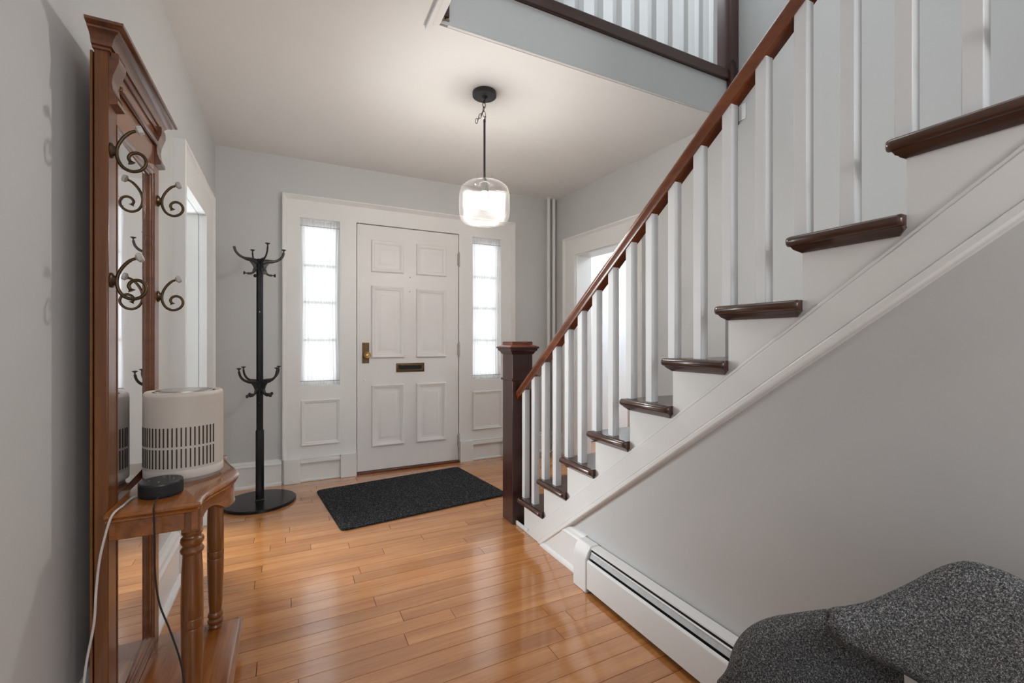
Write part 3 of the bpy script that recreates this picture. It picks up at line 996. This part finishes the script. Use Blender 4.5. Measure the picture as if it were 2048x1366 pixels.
mb.rings([[(lx + r * math.cos(2 * PI * j / segs), ly + r * math.sin(2 * PI * j / segs), z) for j in range(segs)] for r, z in gp], caps=False)
sh = mb.build('glass_shade', SHADE, PL, smooth=True, angle=180)
rg = []
for r, z in ((0.082, 1.812), (0.0825, 1.836)):
    rg.append([(lx + (r + (0.002 if j % 2 else -0.002)) * math.cos(2 * PI * j / 96), ly + (r + (0.002 if j % 2 else -0.002)) * math.sin(2 * PI * j / 96), z) for j in range(96)])
MB().rings(rg, caps=False).build('fluted_collar', SHADE, sh, smooth=False)
MB().lathe([(0.013, 1.992), (0.014, 1.975), (0.026, 1.950), (0.031, 1.930), (0.030, 1.912), (0.020, 1.897), (0.001, 1.893)], (lx, ly, 0), 24).build('bulb', BULB, PL, smooth=True)

# ------------------------------------------------------------------ hall tree
TX = -0.400
HTR = thing('hall_tree', 'tall honey oak hall tree with mirror, hooks and small table by the left wall', 'hall tree', (-0.40, 1.69, 0))
Ya, Yb_ = 1.448, 1.936
for (a, b, inner) in ((Ya, Ya + 0.060, 1), (Yb_ - 0.060, Yb_, -1)):
    mb = MB().box(-0.428, TX, a, b, 0, 1.848)
    mb.build('stile', OAK_Z, HTR, bevel=0.003)
MB().box(-0.437, -0.432, Ya + 0.006, Yb_ - 0.006, 0.02, 1.84).build('back_board', OAK_Z, HTR)
MB().box(-0.428, TX, Ya + 0.060, Yb_ - 0.060, 1.685, 1.848).build('header_panel', OAK_Y, HTR)
MB().box(-0.428, TX, Ya + 0.060, Yb_ - 0.060, 0.09, 0.128).build('bottom_rail', OAK_Y, HTR, bevel=0.002)
MB().box(TX, TX + 0.012, Ya + 0.062, Yb_ - 0.062, 1.775, 1.790).build('applied_bead', OAK_D, HTR, bevel=0.004)
mm = MB()
mm.prism([(-0.4200, Ya + 0.055), (-0.4065, Ya + 0.055), (-0.4145, Yb_ - 0.055), (-0.4200, Yb_ - 0.055)], lambda p, t: (p[0], p[1], t), 0.12, 1.692)
mi = mm.build('mirror', MIRROR, HTR)
PM = lambda a, b, o: (-0.4165 + o * 0.85, a, b)
MB().frame(PM, Ya + 0.060, Yb_ - 0.060, 0.128, 1.685, [(0, 0), (0, 0.021), (0.004, 0.022), (0.007, 0.018), (0.011, 0.0165), (0.014, 0.012), (0.018, 0.010), (0.022, 0.003), (0.022, 0)]).build(
    'mirror_moulding', OAK_D, mi, smooth=True, angle=25)
# cornice: crown moulding returned on the near and far end
crown = [(0.0, 1.842), (0.004, 1.842), (0.005, 1.847), (0.010, 1.849), (0.011, 1.853), (0.014, 1.862), (0.022, 1.871), (0.030, 1.875), (0.031, 1.879), (0.037, 1.881), (0.042, 1.884), (0.043, 1.890)]
rg = []
for o, z in crown:
    ov = o * 1.28
    rg.append([(-0.430, Ya - ov, z), (TX + o, Ya - ov, z), (TX + o, Yb_ + ov, z), (-0.430, Yb_ + ov, z)])
MB().rings(rg).build('cornice', OAK_D, HTR, smooth=True, angle=28)
MB().box(TX, TX + 0.006, Ya + 0.002, Yb_ - 0.002, 1.830, 1.843).build('cornice_bead', OAK_D, HTR, bevel=0.002)
cor = [(0, 1.843), (0.018, 1.843), (0.020, 1.832), (0.0195, 1.820), (0.014, 1.803), (0.008, 1.785), (0.006, 1.768), (0.008, 1.750), (0.013, 1.735), (0.018, 1.727), (0.018, 1.716), (0, 1.712)]
for a in (Ya + 0.002, Yb_ - 0.058):
    MB().prism(cor, lambda p, t: (TX + p[0], t, p[1]), a, a + 0.056).build('corbel', OAK_D, HTR, smooth=True, angle=40)


def scroll_hook(y, z):
    mb = MB()
    # mount disc
    mb.lathe([(0.001, 0), (0.0, 0.0)][:1] + [(0.019, 0.0), (0.019, 0.003), (0.013, 0.006), (0.010, 0.010), (0.001, 0.010)], (TX, y, z), 18, 'x')
    X = lambda px: TX + 0.010 + (px - 105) / 3.33 / 990.0
    Z = lambda py: z - (py - 1110) / 3.33 / 745.0
    path = [(238, 962), (195, 980), (150, 1020), (118, 1070), (108, 1120), (118, 1165), (150, 1205), (205, 1224), (262, 1212), (298, 1180), (303, 1145), (280, 1113), (240, 1102), (203, 1114), (186, 1140), (200, 1166)]
    pp = bez([(X(a), y, Z(b)) for a, b in path], 5)
    n = len(pp)
    mb.tube(pp, [0.0042 if k > 4 else 0.0038 for k in range(n)], 10)
    mb.tube([(X(198), y, Z(1160)), (X(206), y, Z(1172))], [0.0035, 0.0085], 10)
    h = mb.build('hook', BRONZE, HTR, smooth=True)
    c = Vector((X(238), y, Z(962)))
    t = Vector((0.9, 0, 0.35)).normalized()
    MB().tube([c - t * 0.001, c + t * 0.004, c + t * 0.010, c + t * 0.014], [0.006, 0.0125, 0.0125, 0.011], 8).build('hook_knob', PORC, h, smooth=True, angle=30)


for y in (Ya + 0.020, Yb_ - 0.012):
    for z in (1.603, 1.275):
        scroll_hook(y, z)

# serpentine table top


def edge(t):
    """t 0..1 along Y; returns x of the front edge"""
    s = 0.5 - 0.5 * math.cos(2 * PI * t)
    return -0.203 + 0.062 * (s ** 1.3) - 0.006 * math.sin(PI * t) * math.cos(3 * PI * t)


def top_outline(off):
    a, b = 1.412 + off, 1.972 - off
    pts = [(TX + 0.001, a)]
    N = 40
    for k in range(N + 1):
        t = k / N
        pts.append((edge(t) - off, a + (b - a) * t))
    pts.append((TX + 0.001, b))
    return pts


rg = []
for off, z in ((0.016, 0.672), (0.008, 0.676), (0.006, 0.681), (0.009, 0.684), (0.001, 0.688), (0.0, 0.693), (0.004, 0.697), (0.010, 0.698), (0.014, 0.700)):
    rg.append([(x, y, z) for x, y in top_outline(off)])
MB().rings(rg).build('table_top', OAK_Y, HTR, smooth=True, angle=40)
# end aprons and scalloped front apron
for a in (1.446, 1.920):
    MB().box(TX, -0.245, a, a + 0.016, 0.622, 0.672).build('side_apron', OAK_Y, HTR, bevel=0.002)
N = 40
mb = MB()
rgs = []
for k in range(N + 1):
    t = k / N
    yy = 1.452 + (1.932 - 1.452) * t
    x = edge(t) - 0.013
    zb = 0.617 + 0.030 * math.sin(PI * min(1, max(0, (t - 0.06) / 0.27))) * (t < 0.33) + 0.030 * math.sin(PI * min(1, max(0, (1 - t - 0.06) / 0.27))) * (t > 0.67)
    zb -= 0.004 * math.sin(PI * t)
    rgs.append([(x, yy, 0.673), (x, yy, zb + 0.004), (x + 0.002, yy, zb), (x - 0.014, yy, zb), (x - 0.014, yy, 0.673)])
MB().rings(rgs).build('front_apron', OAK_Y, HTR, smooth=True, angle=50)
for ly_ in (1.474, 1.908):
    lc = (-0.232, ly_, 0)
    blk = MB().box(lc[0] - 0.021, lc[0] + 0.021, ly_ - 0.021, ly_ + 0.021, 0.612, 0.673)
    blk.lathe([(0.001, 0.100), (0.019, 0.100), (0.022, 0.107), (0.019, 0.114), (0.024, 0.120), (0.025, 0.128), (0.020, 0.135), (0.024, 0.143), (0.023, 0.152), (0.019, 0.158), (0.0195, 0.165),
               (0.022, 0.20), (0.0245, 0.27), (0.0255, 0.33), (0.0255, 0.348), (0.0245, 0.350), (0.0255, 0.352), (0.0257, 0.374), (0.0247, 0.376), (0.0257, 0.378), (0.0257, 0.44), (0.0245, 0.50), (0.022, 0.545),
               (0.0215, 0.548), (0.026, 0.552), (0.0275, 0.558), (0.024, 0.565), (0.021, 0.569), (0.025, 0.575), (0.0275, 0.582), (0.026, 0.590), (0.021, 0.594), (0.020, 0.598), (0.024, 0.602), (0.025, 0.607), (0.020, 0.613), (0.001, 0.613)], lc, 28)
    blk.build('leg', OAK_Z, HTR, smooth=True, angle=35)


def base_outline(off):
    x1, a, b, c = -0.150 - off, 1.436 + off, 1.949 - off, 0.012
    return [(-0.399, a), (x1 - c, a), (x1, a + c), (x1, b - c), (x1 - c, b), (-0.399, b)]


rg = []
for off, z in ((0.004, 0.066), (0.0, 0.070), (0.0, 0.076), (0.004, 0.080), (0.004, 0.084), (0.0, 0.088), (0.001, 0.094), (0.006, 0.098), (0.010, 0.100)):
    rg.append([(x, y, z) for x, y in base_outline(off)])
MB().rings(rg).build('base_shelf', OAK_Y, HTR, smooth=True, angle=35)
MB().box(-0.399, -0.175, 1.455, 1.930, 0.0, 0.066).build('plinth', OAK_Y, HTR, bevel=0.002)

# ------------------------------------------------------------------ air purifier
ax_, ay_, az_ = -0.291, 1.722, 0.700
AP = thing('air_purifier', 'cream ribbed air purifier with vent slots standing on the hall tree table', 'air purifier', (ax_, ay_, az_))
ARX, ARY = 0.103, 0.098
NR = 116


def oval(r_add, z, ribs=0.0):
    out = []
    for j in range(NR * 2):
        a = 2 * PI * j / (NR * 2)
        q = r_add + (ribs if j % 2 else 0)
        out.append((ax_ + (ARX + q) * math.cos(a), ay_ + (ARY + q) * math.sin(a), az_ + z))
    return out


MB().rings([oval(-0.001, 0.012), oval(0.0, 0.015), oval(0, 0.034), oval(-0.0015, 0.036, 0.0), oval(-0.0028, 0.038, 0.0028), oval(-0.0028, 0.252, 0.0028), oval(-0.001, 0.255), oval(-0.001, 0.262), oval(-0.005, 0.267), oval(-0.012, 0.267), oval(-0.018, 0.262)]).build(
    'body', PURI, AP, smooth=True, angle=60)
MB().rings([oval(-0.010, 0.0), oval(-0.008, 0.006), oval(-0.006, 0.012)]).build('base_ring', plain('taupe_plastic', (0.42, 0.38, 0.35), 0.5), AP, smooth=True)
MB().rings([oval(-0.020, 0.2625), oval(-0.022, 0.2645), oval(-0.030, 0.265)]).build('top_grille', DARKM, AP)
MB().rings([oval(-0.028, 0.265), oval(-0.029, 0.2685), oval(-0.034, 0.270)]).build('control_disc', STEEL, AP, smooth=True)
# vent slots: two rows round the side facing the room
sl = MB().box(-0.0012, 0.0004, -0.0016, 0.0016, 0, 0.056)
SLOT = plain('brown_vent_shadow', (0.05, 0.034, 0.02), 0.8)
slot0 = None
for rowz in (0.0455, 0.1085):
    for k in range(-16, 7):
        a = -PI / 2 + 0.30 + k * 0.1083 * 0.6 * 1.75 / 1.05
        px_, py_ = ax_ + ARX * math.cos(a), ay_ + ARY * math.sin(a)
        if slot0 is None:
            slot0 = sl.build('vent_slot', SLOT, None)
            so = slot0
        else:
            so = slot0.copy()
            COL.objects.link(so)
        so.parent = AP
        so.location = (px_ - ax_, py_ - ay_, rowz)
        so.rotation_euler = (0, 0, a)

# ------------------------------------------------------------------ round voice speaker and its cord
qx, qy, qz = -0.312, 1.535, 0.700
SP = thing('smart_speaker', 'small round black speaker puck at the near edge of the hall tree table', 'speaker', (qx, qy, qz))
MB().lathe([(0.001, 0.0), (0.046, 0.0), (0.0495, 0.004), (0.050, 0.010), (0.050, 0.034), (0.001, 0.034)], (qx, qy, qz), 40).build('fabric_body', PUCKF, SP, smooth=True)
MB().lathe([(0.001, 0.034), (0.050, 0.034), (0.0495, 0.038), (0.047, 0.040), (0.001, 0.040)], (qx, qy, qz), 40).build('top_plate', PUCKT, SP, smooth=True)
for a in (0, 1, 2, 3):
    MB().lathe([(0.001, 0), (0.003, 0), (0.003, 0.0008), (0.001, 0.001)], (qx + 0.027 * math.cos(a * PI / 2), qy + 0.027 * math.sin(a * PI / 2), qz + 0.040), 10).build('button', STEEL, SP)
cord = bez([(-0.306, 1.486, 0.712), (-0.303, 1.440, 0.712), (-0.301, 1.412, 0.706), (-0.300, 1.403, 0.69), (-0.298, 1.402, 0.62), (-0.298, 1.405, 0.54), (-0.290, 1.408, 0.46), (-0.268, 1.412, 0.38), (-0.245, 1.415, 0.28), (-0.236, 1.415, 0.16), (-0.245, 1.41, 0.06), (-0.30, 1.38, 0.006), (-0.40, 1.36, 0.004)], 8)
tag(MB().tube(cord, 0.0022, 8).build('black_cord', BCORD, smooth=True), 'black power cord hanging from the round speaker down past the table edge', 'cord')
wc = bez([(-0.372, 1.62, 0.703), (-0.350, 1.56, 0.703), (-0.370, 1.52, 0.704), (-0.375, 1.46, 0.703), (-0.378, 1.412, 0.704), (-0.384, 1.401, 0.690), (-0.392, 1.398, 0.655), (-0.402, 1.397, 0.60), (-0.408, 1.396, 0.53), (-0.412, 1.395, 0.45), (-0.428, 1.40, 0.35), (-0.437, 1.41, 0.25), (-0.430, 1.41, 0.15), (-0.428, 1.41, 0.05), (-0.425, 1.40, 0.004), (-0.42, 1.30, 0.004)], 8)
tag(MB().tube(wc, 0.0026, 8).build('white_cord', WCORD, smooth=True), 'pale power cord running off the table and down the near side of the hall tree', 'cord')

# ------------------------------------------------------------------ armchair
# camera-side view: padded arm on the far side, tall winged back against the stair wall
AC = thing('armchair', 'dark grey tweed armchair with a curved wing back, in front of the stair wall', 'armchair', (0.78, 0.22, 0))
cY, sY = math.cos(YAW), math.sin(YAW)


def shell(name, stations, nseg=24, parent=None):
    """stations: (x, y, zb, zt, thickness); cross-section is a rounded slab across the path."""
    P = bez([(s[0], s[1], 0) for s in stations], 6)
    ZBs = bez([(s[2], s[3], s[4]) for s in stations], 6)
    rg = []
    n = len(P)
    for k in range(n):
        t = (P[min(k + 1, n - 1)] - P[max(k - 1, 0)])
        t.normalize()
        nr = Vector((-t.y, t.x, 0))
        zb, zt, th = ZBs[k]
        hz, mz = (zt - zb) / 2, (zt + zb) / 2
        r = []
        for j in range(nseg):
            a = 2 * PI * j / nseg
            ca, sa = math.cos(a), math.sin(a)
            e = 0.55
            u = math.copysign(abs(ca) ** e, ca) * th / 2
            # rounded ends of a tall slab: radius equals half the thickness
            rr = min(th / 2, hz)
            w = math.copysign(min(1, abs(sa) ** 0.8), sa) * hz
            if abs(w) > hz - rr:
                d = (abs(w) - (hz - rr)) / rr
                u = math.copysign(min(abs(u), th / 2 * math.sqrt(max(0, 1 - d * d)) + 1e-4), u)
            r.append(P[k] + nr * u + Vector((0, 0, mz + w)))
        rg.append(r)
    return MB().rings(rg).build(name, TWEED, parent, smooth=True, angle=180, sub=1)


def cw(u, w):
    r = (u - 1024) / 897.0 * w
    return (r * cY + w * sY, -r * sY + w * cY)


def cz(v, w):
    return 1.12 - (v - 683) / 897.0 * w


arm = []
for u, w, vt, zb, th in ((1449, 0.965, 1372, 0.40, 0.02), (1454, 0.955, 1335, 0.36, 0.05), (1480, 0.945, 1280, 0.33, 0.075), (1530, 0.930, 1243, 0.30, 0.085),
                         (1600, 0.905, 1229, 0.30, 0.09), (1680, 0.880, 1221, 0.30, 0.09), (1745, 0.865, 1224, 0.30, 0.085), (1775, 0.86, 1262, 0.31, 0.07), (1790, 0.86, 1300, 0.33, 0.04)):
    x, y = cw(u, w)
    arm.append((x, y, zb, cz(vt, w), th))
shell('arm_shell', arm, parent=AC)
bk = []
for u, w, vt, vb, th in ((1659, 0.770, 1238, 1258, 0.015), (1662, 0.769, 1228, 1271, 0.045), (1676, 0.767, 1221, 1284, 0.06), (1705, 0.765, 1216, 1299, 0.065), (1760, 0.755, 1204, 1322, 0.075), (1830, 0.745, 1174, 1360, 0.085), (1890, 0.735, 1142, 1410, 0.09),
                         (1945, 0.725, 1125, 1480, 0.09), (2010, 0.71, 1142, 1540, 0.09), (2090, 0.69, 1175, 1600, 0.09), (2230, 0.66, 1180, 1640, 0.09), (2420, 0.62, 1220, 1640, 0.09), (2560, 0.60, 1300, 1600, 0.07), (2620, 0.59, 1380, 1540, 0.03)):
    x, y = cw(u, w)
    bk.append((x, y, cz(vb, w), cz(vt, w), th))
shell('back_shell', bk, parent=AC)
seat = []
for k in range(28):
    a = 2 * PI * k / 28
    e = 0.6
    seat.append((0.74 + 0.25 * math.copysign(abs(math.cos(a)) ** e, math.cos(a)), 0.30 + 0.25 * math.copysign(abs(math.sin(a)) ** e, math.sin(a))))
rg = []
for s, z in ((0.86, 0.30), (0.98, 0.32), (1.0, 0.36), (0.98, 0.40), (0.88, 0.425), (0.5, 0.432), (0.02, 0.434)):
    rg.append([(0.74 + (x - 0.74) * s, 0.30 + (y - 0.30) * s, z) for x, y in seat])
MB().rings(rg).build('seat_cushion', TWEED, AC, smooth=True, angle=180)
for ax2, ay2 in ((0.56, 0.12), (0.92, 0.12), (0.56, 0.48), (0.92, 0.48)):
    MB().tube([(ax2, ay2, 0.305), (0.74 + (ax2 - 0.74) * 1.2, 0.30 + (ay2 - 0.30) * 1.2, 0.0)], [0.018, 0.011], 12).build('leg', MAHO_Z, AC, smooth=True)
